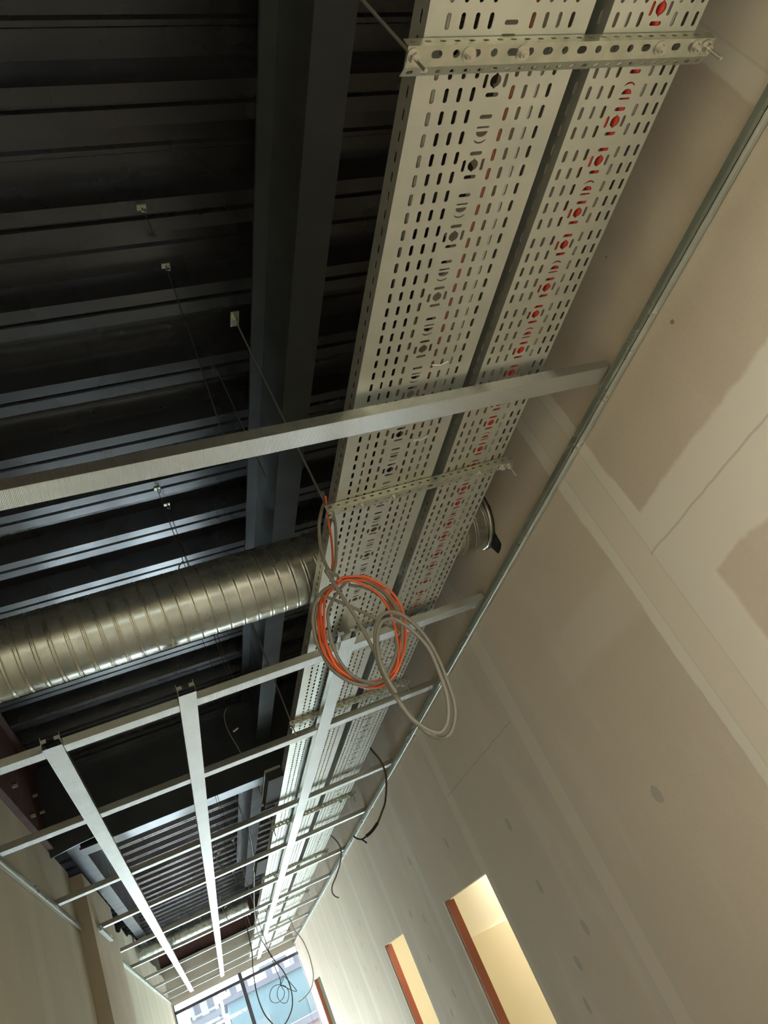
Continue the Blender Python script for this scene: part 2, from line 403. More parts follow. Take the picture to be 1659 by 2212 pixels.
# side room seen through the doors
mb = MB().box((2.66, 3.2, -.10), (2.76, 9.4, 1.1)); struct(mb.build('wall_side_upper', M['cream_light']), 'pale upper part of the side room wall')
mb = MB().box((2.64, 3.2, FLOOR), (2.76, 9.4, -.10)).box((W + T, 9.3, FLOOR), (2.7, 9.4, 1.1)).box((W + T, 3.1, FLOOR), (2.7, 3.2, 1.1))
struct(mb.build('wall_side', M['cream']), 'cream wall of the lit side room')
struct(MB().box((W + T, 3.1, 1.1), (2.76, 9.4, 1.15)).build('ceiling_side', M['cream_light']), 'ceiling of the side room')
mb = MB().box((2.3, 11.3, FLOOR), (2.4, 14.2, 1.1)).box((W + T, 14.1, FLOOR), (2.3, 14.2, 1.1)).box((W + T, 11.3, FLOOR), (2.3, 11.4, 1.1)).box((W + T, 11.3, 1.1), (2.4, 14.2, 1.15)); struct(mb.build('wall_side_far', M['cream_light']), 'wall of the far side room')
# door linings
def lining(i, a, b, zt, far_only=True):
    r = empty('door_%d' % i, (W, a, FLOOR))
    o = MB().box((W + .002, b - .035, FLOOR), (W + T + .01, b, zt - .004)).build('jamb', M['door_wood'], r)
    o.location = (-W, -a, -FLOOR)
    o = MB().box((W - .004, b + .001, FLOOR), (W + .006, b + .02, zt + .004)).build('plaster_edge', M['cream_light'], r); o.location = (-W, -a, -FLOOR)
    r['kind'] = 'structure'; return r
for i, (a, b, zt) in enumerate(DOORS):
    o = lining(i + 1, a, b, zt); tag(o, ['nearest doorway in the right wall with red brown jamb', 'narrow doorway in the right wall, second from the viewer, red brown jamb', 'farthest doorway in the right wall beside the end window'][i], 'doorway')

# end window
win = empty('window_1', (0.37, END + .05, FLOOR)); win['kind'] = 'structure'
def wpart(name, m, boxes):
    mb = MB()
    for a, b in boxes: mb.box(a, b)
    o = mb.build(name, m, win); o.location = (-.37, -END - .05, -FLOOR); return o
fy0, fy1 = END + .03, END + .09
wpart('transom', M['frame_dark'], [((WL + .02, fy0, .808), (W, fy1, .852))])
wpart('mullion', M['frame_dark'], [((.405, fy0 - .01, FLOOR), (.462, fy1, .945))])
wpart('frame', M['frame_dark'], [((WL + .02, fy0, FLOOR), (WL + .035, fy1, .945)), ((W - .012, fy0, FLOOR), (W, fy1, .945)), ((WL + .02, fy0, .938), (W, fy1, .945))])
wpart('pane', M['glass'], [((WL + .03, END + .055, FLOOR + .02), (.41, END + .06, .81))]); wpart('pane', M['glass'], [((.455, END + .055, FLOOR + .02), (W - .01, END + .06, .81))])
wpart('pane', M['glass'], [((WL + .03, END + .055, .85), (.41, END + .06, .94))]); wpart('pane', M['glass'], [((.455, END + .055, .85), (W - .01, END + .06, .94))])
tag(win, 'big end window with dark mullion and transom bar', 'window')

# ================================================================== STEEL BEAMS
def ibeam(name, axis, c, z0, z1, w, tf, tw, a, b, m):
    mb = MB(); h = w / 2
    prof = [(c - h, z0), (c + h, z0), (c + h, z0 + tf), (c + tw, z0 + tf), (c + tw, z1 - tf), (c + h, z1 - tf), (c + h, z1), (c - h, z1), (c - h, z1 - tf), (c - tw, z1 - tf), (c - tw, z0 + tf), (c - h, z0 + tf)]
    return mb.prism(prof, axis, a, b).build(name, m)
o = ibeam('steel_beam', 'y', .7145, 1.53, DECK - .002, .095, .012, .004, BACK - 1, 4.96, M['beam']); tag(o, 'dark grey steel I-beam running lengthwise left of the wide cable tray', 'beam')
o = ibeam('steel_beam', 'y', .7145, 1.53, DECK - .002, .095, .012, .004, 5.14, 10.35, M['beam']); tag(o, 'lit grey I-beam running lengthwise beyond the deep cross beam', 'beam')
o = ibeam('steel_beam', 'x', 5.05, 1.30, DECK - .002, .165, .014, .005, -.50, W - .001, M['beam']); tag(o, 'deep cross beam spanning the corridor with pale bottom flange', 'beam')
r = empty('steel_beam', (-.63, 0, 1.34)); tag(r, 'red primed steel beam along the top of the left wall', 'beam')
o = ibeam('beam_body', 'y', -.655, 1.338, DECK - .002, .07, .012, .005, BACK - 1, 5.02, M['primer']); o.parent = r; o.location = (.63, 0, -1.34)
for (by, bz) in ((4.1, 1.5), (4.5, 1.45), (4.7, 1.62), (4.85, 1.42), (4.85, 1.56)):
    o = MB().tube([(-.651, by, bz), (-.625, by, bz)], .013, 6).build('bolt', M['strut'], r); o.location = (.63, 0, -1.34)
o = ibeam('steel_beam', 'y', -.56, 1.40, DECK - .002, .09, .012, .004, 5.14, 9.9, M['beam']); tag(o, 'blue grey I-beam above the torn left wall beyond the pillar', 'beam')
o = ibeam('steel_beam', 'x', 13.82, 1.43, DECK - .002, .14, .012, .005, WL + .002, W - .001, M['primer']); tag(o, 'dark reddish beam crossing above the tan header by the end window', 'beam')
# gusset plate joining beam and cross beam at the left
o = MB().prism([(-.66, 1.30), (-.50, 1.16 + .16), (-.36, 1.33), (-.40, 1.48), (-.5, 1.84), (-.66, 1.84)], 'y', 4.90, 4.915).build('gusset_plate', M['beam']); tag(o, 'dark steel gusset plate at the left end of the deep cross beam', 'bracket')

# ================================================================== SPIRAL DUCTS
def duct(y0, z0, r, x0, x1, ridge_pitch, label):
    root = empty('ventilation_duct', (x0, y0, z0)); tag(root, label, 'duct', None)
    k = 56; L = x1 - x0; n = int(L / .002); mb = MB(); vs = []
    for i in range(n + 1):
        x = L * i / n
        for j in range(k):
            t = 2 * PI * j / k; ph = ((x / ridge_pitch) - j / k) % 1.0
            e = .0014 * (math.exp(-((ph - .5) * ridge_pitch / .0018) ** 2) - .9 * math.exp(-(((ph - .5) * ridge_pitch - .0055) / .002) ** 2))
            vs.append((x, math.cos(t) * (r + e), math.sin(t) * (r + e)))
    fs = [(i * k + j, i * k + (j + 1) % k, (i + 1) * k + (j + 1) % k, (i + 1) * k + j) for i in range(n) for j in range(k)]
    mb.add(vs, fs, True); mb.build('duct_shell', M['duct'], root)
    # cut rim
    mb = MB(); vs = []
    for rr, xx in ((r + .002, L), (r + .007, L - .004), (r + .007, L - .012), (r + .001, L - .016)):
        vs += [(xx, math.cos(2 * PI * j / k) * rr, math.sin(2 * PI * j / k) * rr) for j in range(k)]
    mb.add(vs, [(i * k + j, i * k + (j + 1) % k, (i + 1) * k + (j + 1) % k, (i + 1) * k + j) for i in range(3) for j in range(k)], True)
    mb.build('rim', M['duct'], root); return root
d1 = duct(2.285, 1.228, .123, WL - .3, W - .004, .048, 'spiral galvanised duct crossing above the cable trays near the viewer')
random.seed(11); mb = MB(); k = 40; vs = []      # torn dark collar where it enters the wall
for j in range(k):
    t = 2 * PI * j / k; e = .003 + random.uniform(0, .006) + (.045 if 4.35 < t < 4.75 else 0)
    for rr, xx in ((.122, -.006), (.125 + e, -.001), (.125 + e, .002), (.122, .002)): vs.append((W - WL + .3 + xx - .001, math.cos(t) * rr, math.sin(t) * rr))
mb.add(vs, [(4 * j + a, 4 * j + (a + 1) % 4, 4 * ((j + 1) % k) + (a + 1) % 4, 4 * ((j + 1) % k) + a) for j in range(k) for a in range(4)])
o = mb.build('torn_collar', M['black'], d1)
duct(9.75, 1.27, .12, WL - .35, .60, .062, 'second spiral duct crossing far down the corridor')

# ================================================================== CABLE TRAYS
LP = .0363; nrow = 80; LEN = LP * nrow
colsL = [s_ * (.0385 + .0252 * k) for s_ in (-1, 1) for k in range(4)]
y0L = .445 - LP * 28.5      # first row centre lies half a pitch in
rowsL = [LP * (i + .5) for i in range(nrow)]
cen = []
for k in range(-3, 24):
    c = (.534 - y0L) + .1452 * k
    cen += [(c, 'O'), (c + .0222, 'T'), (c + .0585, 'T'), (c + .0765, 'thin'), (c + .0878, 'H'), (c + .1015, 'A'), (c - .0222, 'T')]
cen = fix_centre([(c, k) for c, k in cen if .018 < c < LEN - .018])
mbL = tray_mesh(.6375, .9385, .788, colsL, .0258, rowsL, LEN, cen, LP)
secL = []
for i in range(5):
    root = empty('cable_tray', (0, y0L + i * LEN + i * .002, 0))
    o = mbL.build('perforated_sheet', M['tray'], root) if i == 0 else link_copy(secL[0], root); secL.append(o)
    tag(root, ['nearest section of the wide perforated cable tray', 'second section of the wide perforated tray, from the big duct on', 'third section of the wide perforated tray, above the long ceiling rails', 'fourth section of the wide perforated tray, far down the corridor', 'last section of the wide perforated tray by the end window'][i], 'cable tray', 'wide cable tray sections')
    if i == 4: pass
# narrow tray: groups of five rows
RPd = .189; ngrp = 15; LENR = RPd * ngrp; cxR = 1.081
colsR = [-.0885, -.063, -.0375, .0375, .063, .0868]
y0R = .680 - .0225 - 6 * RPd
rowsR = [g_ * RPd + .0225 + .036 * i for g_ in range(ngrp) for i in range(5)]
cen = []
for g_ in range(-1, ngrp + 1):
    b = g_ * RPd + .0225
    cen += [(b + .015, 'O'), (b - .0075, 'T'), (b + .0385, 'T'), (b + .060, 'a'), (b + .074, 'h'), (b + .0855, 'thin'), (b + .1045, 'T'), (b + .1275, 'O'), (b + .1505, 'T')]
cen = fix_centre([(c, k) for c, k in cen if .018 < c < LENR - .018])
mbR = tray_mesh(.976, 1.176, cxR, colsR, .0248, rowsR, LENR, cen, .0378)
secR = []
for i in range(5):
    root = empty('cable_tray', (0, y0R + i * LENR + i * .002, 0))
    o = mbR.build('perforated_sheet', M['tray'], root) if i == 0 else link_copy(secR[0], root); secR.append(o)
    tag(root, ['nearest section of the narrow perforated tray by the right wall', 'second section of the narrow perforated tray, passing under the big duct', 'third section of the narrow perforated tray by the right wall', 'fourth section of the narrow perforated tray by the right wall', 'last section of the narrow perforated tray by the end window'][i], 'cable tray', 'narrow cable tray sections')

# cables lying in the trays
def lying(name, x, z, r, m, label, group, amp=.006, y0=-.6, y1=13.6):
    pts = []; ph = random.uniform(0, 6)
    y = y0
    while y <= y1:
        pts.append((x + amp * math.sin(y * 1.7 + ph) + amp * .6 * math.sin(y * 4.1 + ph * 2), y, z)); y += .12
    o = MB().tube(pts, r, 8).build(name, M[m]); tag(o, label, 'cable', group)
random.seed(5); b0 = TZ + TH
lying('cable', .836, b0 + .0065, .006, 'dull_cable', 'brownish red cable lying in the wide tray, seen through its slots', 'cables in the trays', .004)
lying('cable', .690, b0 + .0085, .008, 'white_cable', 'pale cable lying along the left edge of the wide tray', 'cables in the trays', .006)
lying('cable', .745, b0 + .0065, .006, 'brown_cable', 'brown cable lying left of centre in the wide tray', 'cables in the trays', .006)
lying('cable', .872, b0 + .0065, .006, 'white_cable', 'pale cable lying right of the brownish red one in the wide tray', 'cables in the trays', .005)
lying('cable', 1.070, b0 + .0105, .0095, 'red_cable', 'bright red cable lying mid-way in the narrow tray', 'cables in the trays', .004, -.6, 3.0)
lying('cable', 1.0905, b0 + .0085, .0075, 'red_cable', 'second red cable lying right of the bright red one in the narrow tray', 'cables in the trays', .003, -.6, 3.0)
lying('cable', 1.006, b0 + .0075, .007, 'white_cable', 'pale cable lying along the left of the narrow tray', 'cables in the trays', .008)
lying('cable', 1.045, b0 + .0065, .006, 'brown_cable', 'brown cable lying left of the red cables in the narrow tray', 'cables in the trays', .005)
lying('cable', 1.122, b0 + .0075, .007, 'white_cable', 'pale cable lying right of the red cables in the narrow tray', 'cables in the trays', .005)

# ================================================================== STRUT CHANNELS UNDER THE TRAYS, WITH THREADED RODS
def channel_mesh(w2=.030, lip=.018):
    mb = MB(); x0, x1 = 0.0, .612; t = .0015
    # near upstand, slotted
    p = .0255; n = int((x1 - x0) / p)
    P = lambda u, v, s_: (u, .002 * (1 - v / .021) + s_ * t, v)
    for k in range(n): cell(mb, P, x0 + k * p, x0 + (k + 1) * p, 0.0, .0195, cap_hole(x0 + (k + .5) * p, .011, .0055, .0024))
    # web, alternating round and long holes
    p = .034; n2 = int((x1 - x0) / p)
    Q = lambda u, v, s_: (u, v, s_ * t)
    for k in range(n2):
        h = cap_hole(x0 + (k + .5) * p, .002 + w2 * .42, .0095, .0058) if k % 2 else disc_hole(x0 + (k + .5) * p, .002 + w2 * .42, .0062, 0)
        cell(mb, Q, x0 + k * p, x0 + (k + 1) * p, .002, .002 + w2, h)
    # far flange leaning out
    G = lambda u, v, s_: (u, .002 + w2 + v, v * .62 + s_ * t)
    p = .0255
    for k in range(n): cell(mb, G, x0 + k * p, x0 + (k + 1) * p, 0, lip, cap_hole(x0 + (k + .5) * p, lip * .55, .0055, .0035))
    return mb
def nut(mb, x, y, z, r, h, k=6):
    mb.tube([(x, y, z), (x, y, z - h)], r, k)
CH = [(.602, .466, 'nearest strut channel under the trays, at the top of the picture'), (.603, 1.636, 'strut channel under the trays just before the hanging cable coils'), (.61, 3.30, 'strut channel half hidden behind the ceiling crosspieces, under the trays'),
      (.612, 5.25, 'dark strut channel beyond the deep cross beam, dotted with light holes'), (.608, 7.05, 'strut channel in the middle distance, resting by a ceiling crosspiece'), (.61, 9.08, 'strut channel in the far distance under the trays'), (.615, 10.9, 'farthest strut channel under the trays near the end window')]
base = None; ROD_X = (.018, .572)
for i, (x, y, lab) in enumerate(CH):
    root = empty('strut_channel', (x, y, 1.0305)); tag(root, lab, 'channel', 'strut channels under the trays')
    if base is None:
        c = channel_mesh().build('channel', M['strut'], root); base = [c]
        for bx in (.107, .205, .49, .572):
            mb = MB(); mb.tube([(bx, .0155, -.0005), (bx, .0155, -.003)], .0115, 16); nut(mb, bx, .0155, -.003, .0085, .007); mb.tube([(bx, .0155, -.01), (bx, .0155, -.014)], .004, 8)
            base.append(mb.build('bolt', M['steelrod'], root))
    else:
        for s_ in base: link_copy(s_, root)
rod_top = DECK
for i, (x, y, lab) in enumerate(CH):
    for j, rx in enumerate((.010, .600)):
        X = x + rx; Y = y + .0155 if j == 0 else y + .0155
        if j == 1: X = 1.198
        r = empty('threaded_rod', (X, Y, 1.03)); mb = MB(); mb.tube([(0, 0, rod_top - 1.03), (0, 0, -.044)], .0032, 8); mb.build('rod', M['steelrod'], r)
        mb = MB(); mb.tube([(0, 0, -.0005), (0, 0, -.003)], .0115, 16); nut(mb, 0, 0, -.003, .0088, .008); mb.build('nut', M['steelrod'], r)
        mb = MB().box((-.014, -.03, rod_top - 1.03 - .004), (.014, .03, rod_top - 1.03)); mb.tube([(0, 0, rod_top - 1.034), (0, 0, rod_top - 1.05)], .009, 6); mb.build('anchor', M['strut'], r)
        side = 'left' if j == 0 else 'right'
        tag(r, 'zinc threaded rod holding the %s end of the %s strut channel from the viewer' % (side, ORD[i]), 'rod', 'threaded rods of the cable trays')

# ================================================================== SUSPENDED CEILING GRID
GZ = 1.0
def cprof(c, z, w=.06, h=.027, t=.0009, lip=.006):    # open topped C profile, closed face down
    a, b = c - w / 2, c + w / 2
    return [(a + lip, z + h), (a, z + h), (a, z), (b, z), (b, z + h), (b - lip, z + h)]
def cbar(name, axis, c, z, a, b, **k):
    mb = MB(); mb.strip(cprof(c, z, **k), .0009, axis, a, b); return mb
# lengthwise rails
RAILS = [('F1', -.267, -.30, 2.515), ('F2', .172, .178, 2.46), ('F3', .767, .772, 2.465)]
RX = []
for i, (nm, xa, xb, ys) in enumerate(RAILS):
    L_ = END - .02 - ys; root = empty('ceiling_rail', (xa, ys, 0)); root.rotation_euler = (0, 0, -math.atan2(xb - xa, 10))
    cbar('rail', 'y', 0, GZ - .0045, 0, L_).build('rail_profile', M['stud'], root)
    for s_ in (-1, 1):
        mb = MB().box((s_ * .029 - .0007, -.014, GZ + .004), (s_ * .029 + .0007, .0, GZ + .036)).box((min(s_ * .029, s_ * .012), -.0165, GZ + .012), (max(s_ * .029, s_ * .012), -.014, GZ + .024))
        mb.build('hook_tab', M['stud'], root)
    for yy in (3.2, 6.2, 9.2): MB().box((-.0302, yy, GZ - .0049), (.0302, yy + .0012, GZ - .0044)).build('splice', M['strut'], root)
    tag(root, ['left one of the three long white ceiling rails, starting by two hooks', 'middle one of the three long white ceiling rails', 'right one of the three long ceiling rails, under the wide cable tray'][i], 'ceiling rail', 'long ceiling rails')
    RX.append((xa, (xb - xa) / 10, ys))
# first cross profile, a single skewed piece
root = empty('ceiling_crosspiece', (W - .028, 1.293, 0)); root.rotation_euler = (0, 0, math.radians(1.9))
cbar('p', 'x', 0, GZ, -(W - WL) + .05, 0).build('crosspiece_profile', M['stud'], root)
tag(root, 'nearest ceiling crosspiece, one long knurled profile from left edge to right wall', 'ceiling crosspiece', 'ceiling crosspieces')
JY = [2.573, 3.435, 4.70, 5.86, 7.20, 8.42, 9.78, 11.05, 12.40, 13.5]
for i, yj in enumerate(JY):
    xs = [WL + .004]
    for xa, sl, ys in RX: c = xa + sl * (yj - ys); xs += [c - .0312, c + .0312]
    xs += [W - .006]
    if 5.5 < yj < 6.9: xs[0] = -.568
    for j in range(4):
        a, b = xs[2 * j], xs[2 * j + 1]
        z = GZ
        if i == 0 and j in (0,): pass
        L_ = b - a
        mb = MB().strip(cprof(0, z), .0009, 'x', 0, L_)
        o = mb.build('ceiling_crosspiece', M['stud']); o.location = (a, yj, 0)
        o.rotation_euler = (0, 0, random.uniform(-.002, .002))
        nm = ['from left wall to left rail', 'between left and middle rails', 'between middle and right rails', 'from right rail to right wall'][j]
        tag(o, 'zinc ceiling crosspiece %s, %s full row' % (nm, ORD[i]), 'ceiling crosspiece', 'ceiling crosspieces')
# first row sits on the rails' hooks: continuous strip above them
# perimeter tracks
def track(name, xw, sg, ya, yb, label, z0=GZ - .032, z1=GZ - .003, d=.028):
    mb = MB()
    pr = [(xw - sg * d, z1 + .004), (xw - sg * (d - .001), z1), (xw - sg * .0015, z1), (xw - sg * .0015, z0 + .016), (xw - sg * .006, z0 + .013), (xw - sg * .006, z0 + .010), (xw - sg * .0015, z0 + .006), (xw - sg * .0015, z0)]
    mb = MB()
    mb.prism([(xw - sg * d, z0), (xw - sg * .0006, z0), (xw - sg * .0006, z0 + .0012), (xw - sg * d, z0 + .0012)], 'y', ya, yb)
    mb.prism([(xw - sg * d, z0), (xw - sg * (d - .0012), z0), (xw - sg * (d - .0012), z0 + .008), (xw - sg * d, z0 + .008)], 'y', ya, yb)
    mb.prism([(xw - sg * .0018, z0), (xw - sg * .0006, z0), (xw - sg * .0006, z1), (xw - sg * .0018, z1)], 'y', ya, yb)
    mb.prism([(xw - sg * d * .62, z0 - .002), (xw - sg * d * .42, z0 - .002), (xw - sg * d * .36, z0), (xw - sg * d * .68, z0)], 'y', ya, yb)
    mb.prism([(xw - sg * d * .8, z1), (xw - sg * .0006, z1), (xw - sg * .0006, z1 + .0012), (xw - sg * d * .8, z1 + .0012)], 'y', ya, yb)
    o = mb.build(name, M['track']); tag(o, label, 'wall track', 'wall tracks of the ceiling grid'); return o
segs = [(-1.0, 2.03, 'nearest length of zinc track along the right wall'), (2.035, 4.05, 'length of zinc track on the right wall behind the hanging coils'), (4.053, 7.0, 'third length of zinc track on the right wall from the viewer'), (7.003, 10.0, 'fourth length of zinc track on the right wall from the viewer'), (10.003, END - .01, 'last length of zinc track on the right wall by the window')]
for a, b, lab in segs: track('wall_track', W, 1, a, b, lab)
track('wall_track', WL, -1, -1.0, 5.49, 'zinc track along the cream left wall before the pillar')
track('wall_track', -.572, -1, 5.72, 6.3, 'short piece of zinc track on the tan pillar')
track('wall_track', WL, -1, 6.95, END - .01, 'zinc track along the left wall beyond the pillar')

# ================================================================== WIRE HANGERS
def hanger(x, y, zlow, label, hook=.0, two=False, big=False, dx=0, dy=0):
    r = empty('wire_hanger', (x, y, DECK)); h = zlow - DECK
    mb = MB(); mb.tube([(0, 0, 0), (.003 + dx / 2, .002 + dy / 2, h * .5), (dx, dy, h)], .0016, 6)
    if two: mb.tube([(.012, .0, h * .55), (.014, 0, h)], .0016, 6); mb.tube([(0, 0, h * .55), (.006, 0, h * .5), (.012, 0, h * .55)], .0016, 6)
    mb.build('wire', M['wire'], r)
    mb = MB().box((-.012, -.008, -.004), (.012, .008, 0)); mb.tube([(0, 0, -.004), (.010, 0, -.014), (.006, 0, -.026), (-.004, 0, -.02)], .0022, 6); mb.build('anchor', M['strut'], r)
    if big:
        mb = MB(); mb.tube(spline([(0, 0, h * .72), (-.02, 0, h * .76), (-.024, 0, h * .84), (-.008, 0, h * .95), (-.002, 0, h)]), .0026, 6)
        mb.tube([(-.004, 0, h * .86), (.022, 0, h * .85)], .0045, 6); mb.build('spring_clip', M['steelrod'], r)
    tag(r, label, 'hanger', 'wire ceiling hangers')
hanger(.355, 1.222, DECK - .12, 'short wire stub with bright anchor, highest on the dark deck')
hanger(.406, 1.414, GZ + .03, 'thin wire hanger dropping to the nearest long crosspiece', two=True, dx=-.076, dy=-.12)
hanger(.30, 2.44, 1.352, 'wire hanger in front of the ribs holding the big duct', two=True, big=True)
hanger(.33, 2.56, GZ + .03, 'wire hanger landing on the first full row of crosspieces', two=True)
hanger(.385, 3.44, GZ + .03, 'wire hanger with white clip landing on the second row of crosspieces', big=True)
hanger(.30, 4.70, GZ + .03, 'wire hanger landing on the third row of crosspieces beside the deep beam', two=True)
hanger(.27, 5.86, GZ + .03, 'wire hanger on the fourth row of crosspieces', big=True, two=True)
hanger(.40, 7.20, GZ + .03, 'wire hanger on the fifth row of crosspieces', two=True)
hanger(.30, 8.42, GZ + .03, 'wire hanger on the sixth row of crosspieces', big=True)
hanger(.33, 9.6, GZ + .03, 'wire hanger beside the far duct', two=True)

# ================================================================== CABLE COILS AND LOOSE CABLES
OR1 = [(0.54, 1.66, 0.826), (0.509, 1.67, 0.813), (0.479, 1.671, 0.777), (0.458, 1.662, 0.726), (0.444, 1.651, 0.677), (0.444, 1.648, 0.641), (0.456, 1.657, 0.606), (0.476, 1.668, 0.574), (0.505, 1.672, 0.546), (0.542, 1.665, 0.532), (0.577, 1.653, 0.54), (0.607, 1.648, 0.565), (0.639, 1.654, 0.603), (0.668, 1.665, 0.655), (0.683, 1.672, 0.705), (0.679, 1.668, 0.751), (0.656, 1.657, 0.783), (0.627, 1.648, 0.811), (0.587, 1.651, 0.828), (0.556, 1.662, 0.835)]
OR2 = [(0.54, 1.655, 0.819), (0.506, 1.656, 0.797), (0.474, 1.647, 0.732), (0.454, 1.636, 0.674), (0.45, 1.633, 0.617), (0.466, 1.642, 0.584), (0.498, 1.653, 0.555), (0.55, 1.657, 0.544), (0.587, 1.65, 0.554), (0.607, 1.638, 0.583), (0.623, 1.633, 0.63), (0.637, 1.639, 0.698), (0.634, 1.65, 0.757), (0.608, 1.657, 0.801), (0.569, 1.653, 0.823)]
OR3 = [(0.544, 1.686, 0.834), (0.498, 1.677, 0.804), (0.471, 1.666, 0.748), (0.457, 1.663, 0.691), (0.459, 1.672, 0.635), (0.481, 1.683, 0.588), (0.518, 1.687, 0.553), (0.566, 1.68, 0.547), (0.601, 1.668, 0.569), (0.627, 1.663, 0.604), (0.651, 1.669, 0.663), (0.665, 1.68, 0.728), (0.658, 1.687, 0.786), (0.625, 1.683, 0.822), (0.581, 1.672, 0.837)]
GR1 = [(0.54, 1.652, 0.823), (0.499, 1.641, 0.807), (0.466, 1.638, 0.776), (0.448, 1.647, 0.742), (0.44, 1.658, 0.702), (0.44, 1.662, 0.661), (0.444, 1.655, 0.614), (0.461, 1.643, 0.572), (0.488, 1.638, 0.544), (0.525, 1.644, 0.536), (0.563, 1.655, 0.54), (0.597, 1.662, 0.555), (0.62, 1.658, 0.584), (0.637, 1.647, 0.62), (0.655, 1.638, 0.67), (0.655, 1.641, 0.718), (0.646, 1.652, 0.764), (0.625, 1.661, 0.802), (0.583, 1.66, 0.825)]
GR2 = [(0.528, 1.632, 0.805), (0.494, 1.621, 0.752), (0.47, 1.618, 0.698), (0.463, 1.627, 0.654), (0.467, 1.638, 0.612), (0.482, 1.642, 0.571), (0.505, 1.635, 0.544), (0.533, 1.623, 0.528), (0.567, 1.618, 0.55), (0.601, 1.624, 0.586), (0.617, 1.635, 0.622), (0.628, 1.642, 0.653)]
BIG = [(0.518, 1.6, 0.84), (0.52, 1.598, 0.813), (0.525, 1.597, 0.764), (0.535, 1.596, 0.69), (0.539, 1.594, 0.617), (0.538, 1.592, 0.568), (0.537, 1.591, 0.519), (0.541, 1.59, 0.467), (0.547, 1.588, 0.429), (0.562, 1.586, 0.381), (0.577, 1.585, 0.356), (0.597, 1.584, 0.346), (0.618, 1.582, 0.351), (0.642, 1.58, 0.378), (0.656, 1.579, 0.411), (0.664, 1.578, 0.461), (0.669, 1.576, 0.518), (0.665, 1.574, 0.576), (0.65, 1.573, 0.624), (0.63, 1.572, 0.654), (0.605, 1.57, 0.666), (0.579, 1.568, 0.659), (0.556, 1.567, 0.632), (0.535, 1.566, 0.589), (0.527, 1.564, 0.554), (0.524, 1.562, 0.515), (0.527, 1.561, 0.472), (0.533, 1.56, 0.435), (0.541, 1.558, 0.402), (0.562, 1.556, 0.368), (0.582, 1.555, 0.353), (0.601, 1.554, 0.36), (0.618, 1.552, 0.38), (0.634, 1.55, 0.418), (0.643, 1.549, 0.471), (0.647, 1.548, 0.539), (0.629, 1.546, 0.594), (0.606, 1.545, 0.63), (0.587, 1.543, 0.638), (0.566, 1.541, 0.633), (0.546, 1.54, 0.609), (0.529, 1.538, 0.57), (0.521, 1.537, 0.533), (0.521, 1.536, 0.493), (0.524, 1.534, 0.463)]
TG = [(0.624, 1.66, 1.11), (0.618, 1.66, 1.08), (0.598, 1.66, 1.052), (0.57, 1.66, 1.002), (0.547, 1.66, 0.926), (0.544, 1.66, 0.872), (0.548, 1.63, 0.831)]
TO = [(0.622, 1.645, 1.085), (0.606, 1.665, 1.023), (0.59, 1.665, 0.96), (0.567, 1.665, 0.895), (0.543, 1.665, 0.849)]
TG2 = [(0.627, 1.65, 1.065), (0.616, 1.65, 1.003), (0.596, 1.65, 0.947), (0.569, 1.65, 0.884), (0.541, 1.65, 0.84)]
def shrink(P, k, dy): return [(.56 + (x - .56) * k, y + dy, .69 + (z - .69) * k) for x, y, z in P[1:]]
o = MB().tube(spline(TO + OR1 + OR2[1:] + OR3[1:] + shrink(OR1, .965, .012) + shrink(OR3, .985, -.014)), .0032, 8).build('cable_coil', M['orange_cable']); tag(o, 'orange cable coiled in several turns, hanging from the wide tray', 'cable')
o = MB().tube(spline(TG2 + GR1 + GR2[1:] + shrink(GR1, .95, .016)), .0042, 8).build('cable_coil', M['grey_cable']); tag(o, 'grey cable coiled together with the orange one below the wide tray', 'cable')
o = MB().tube(spline(TG + BIG), .0048, 10).build('cable_coil', M['grey_cable']); tag(o, 'thick grey cable hanging in a long drooping loop over the right wall track', 'cable')
D1 = [(1.165, 4.33, 1.062), (1.181, 4.35, 1.098), (1.2, 4.35, 1.035), (1.217, 4.35, 0.982), (1.22, 4.35, 0.926), (1.212, 4.35, 0.878), (1.184, 4.35, 0.813), (1.145, 4.35, 0.746), (1.107, 4.35, 0.706), (1.058, 4.35, 0.661), (1.011, 4.35, 0.634)]
r = empty('cable_end', D1[1]); off = (-D1[1][0], -D1[1][1], -D1[1][2])
o = MB().tube(spline(D1), .006, 8).build('sheath', M['brown_cable'], r); o.location = off
o = MB().tube(spline([(1.058, 4.35, 0.661), (1.011, 4.35, 0.634), (0.971, 4.35, 0.622)]), .009, 8).build('tape', M['black'], r); o.location = off
for pts in ([(0.971, 4.35, 0.622), (0.942, 4.35, 0.617), (0.918, 4.35, 0.632), (0.906, 4.35, 0.652)], [(0.942, 4.35, 0.617), (0.951, 4.35, 0.603), (0.96, 4.35, 0.588)]):
    o = MB().tube(spline(pts), .0045, 6).build('bare_core', M['black'], r); o.location = off
tag(r, 'brown cable end with black taped tip curving down past the right wall track', 'cable')
D2 = [(1.175, 6.6, 1.081), (1.21, 6.6, 1.05), (1.239, 6.6, 0.952), (1.203, 6.6, 0.857), (1.128, 6.6, 0.767), (1.069, 6.6, 0.712), (1.049, 6.6, 0.67), (1.056, 6.6, 0.633), (1.083, 6.6, 0.607)]
o = MB().tube(spline(D2), .0055, 8).build('cable_end', M['grey_cable']); tag(o, 'thin grey cable end dangling by the right wall beyond the taped one', 'cable')
D3 = [(1.126, 11.0, 1.06), (1.13, 11.0, 0.90), (1.155, 11.0, 0.834), (1.186, 11.0, 0.738), (1.2, 11.0, 0.576), (1.189, 11.0, 0.434), (1.166, 11.0, 0.326), (1.11, 11.0, 0.234), (1.047, 11.0, 0.186), (0.96, 11.0, 0.154), (0.899, 11.0, 0.148)]
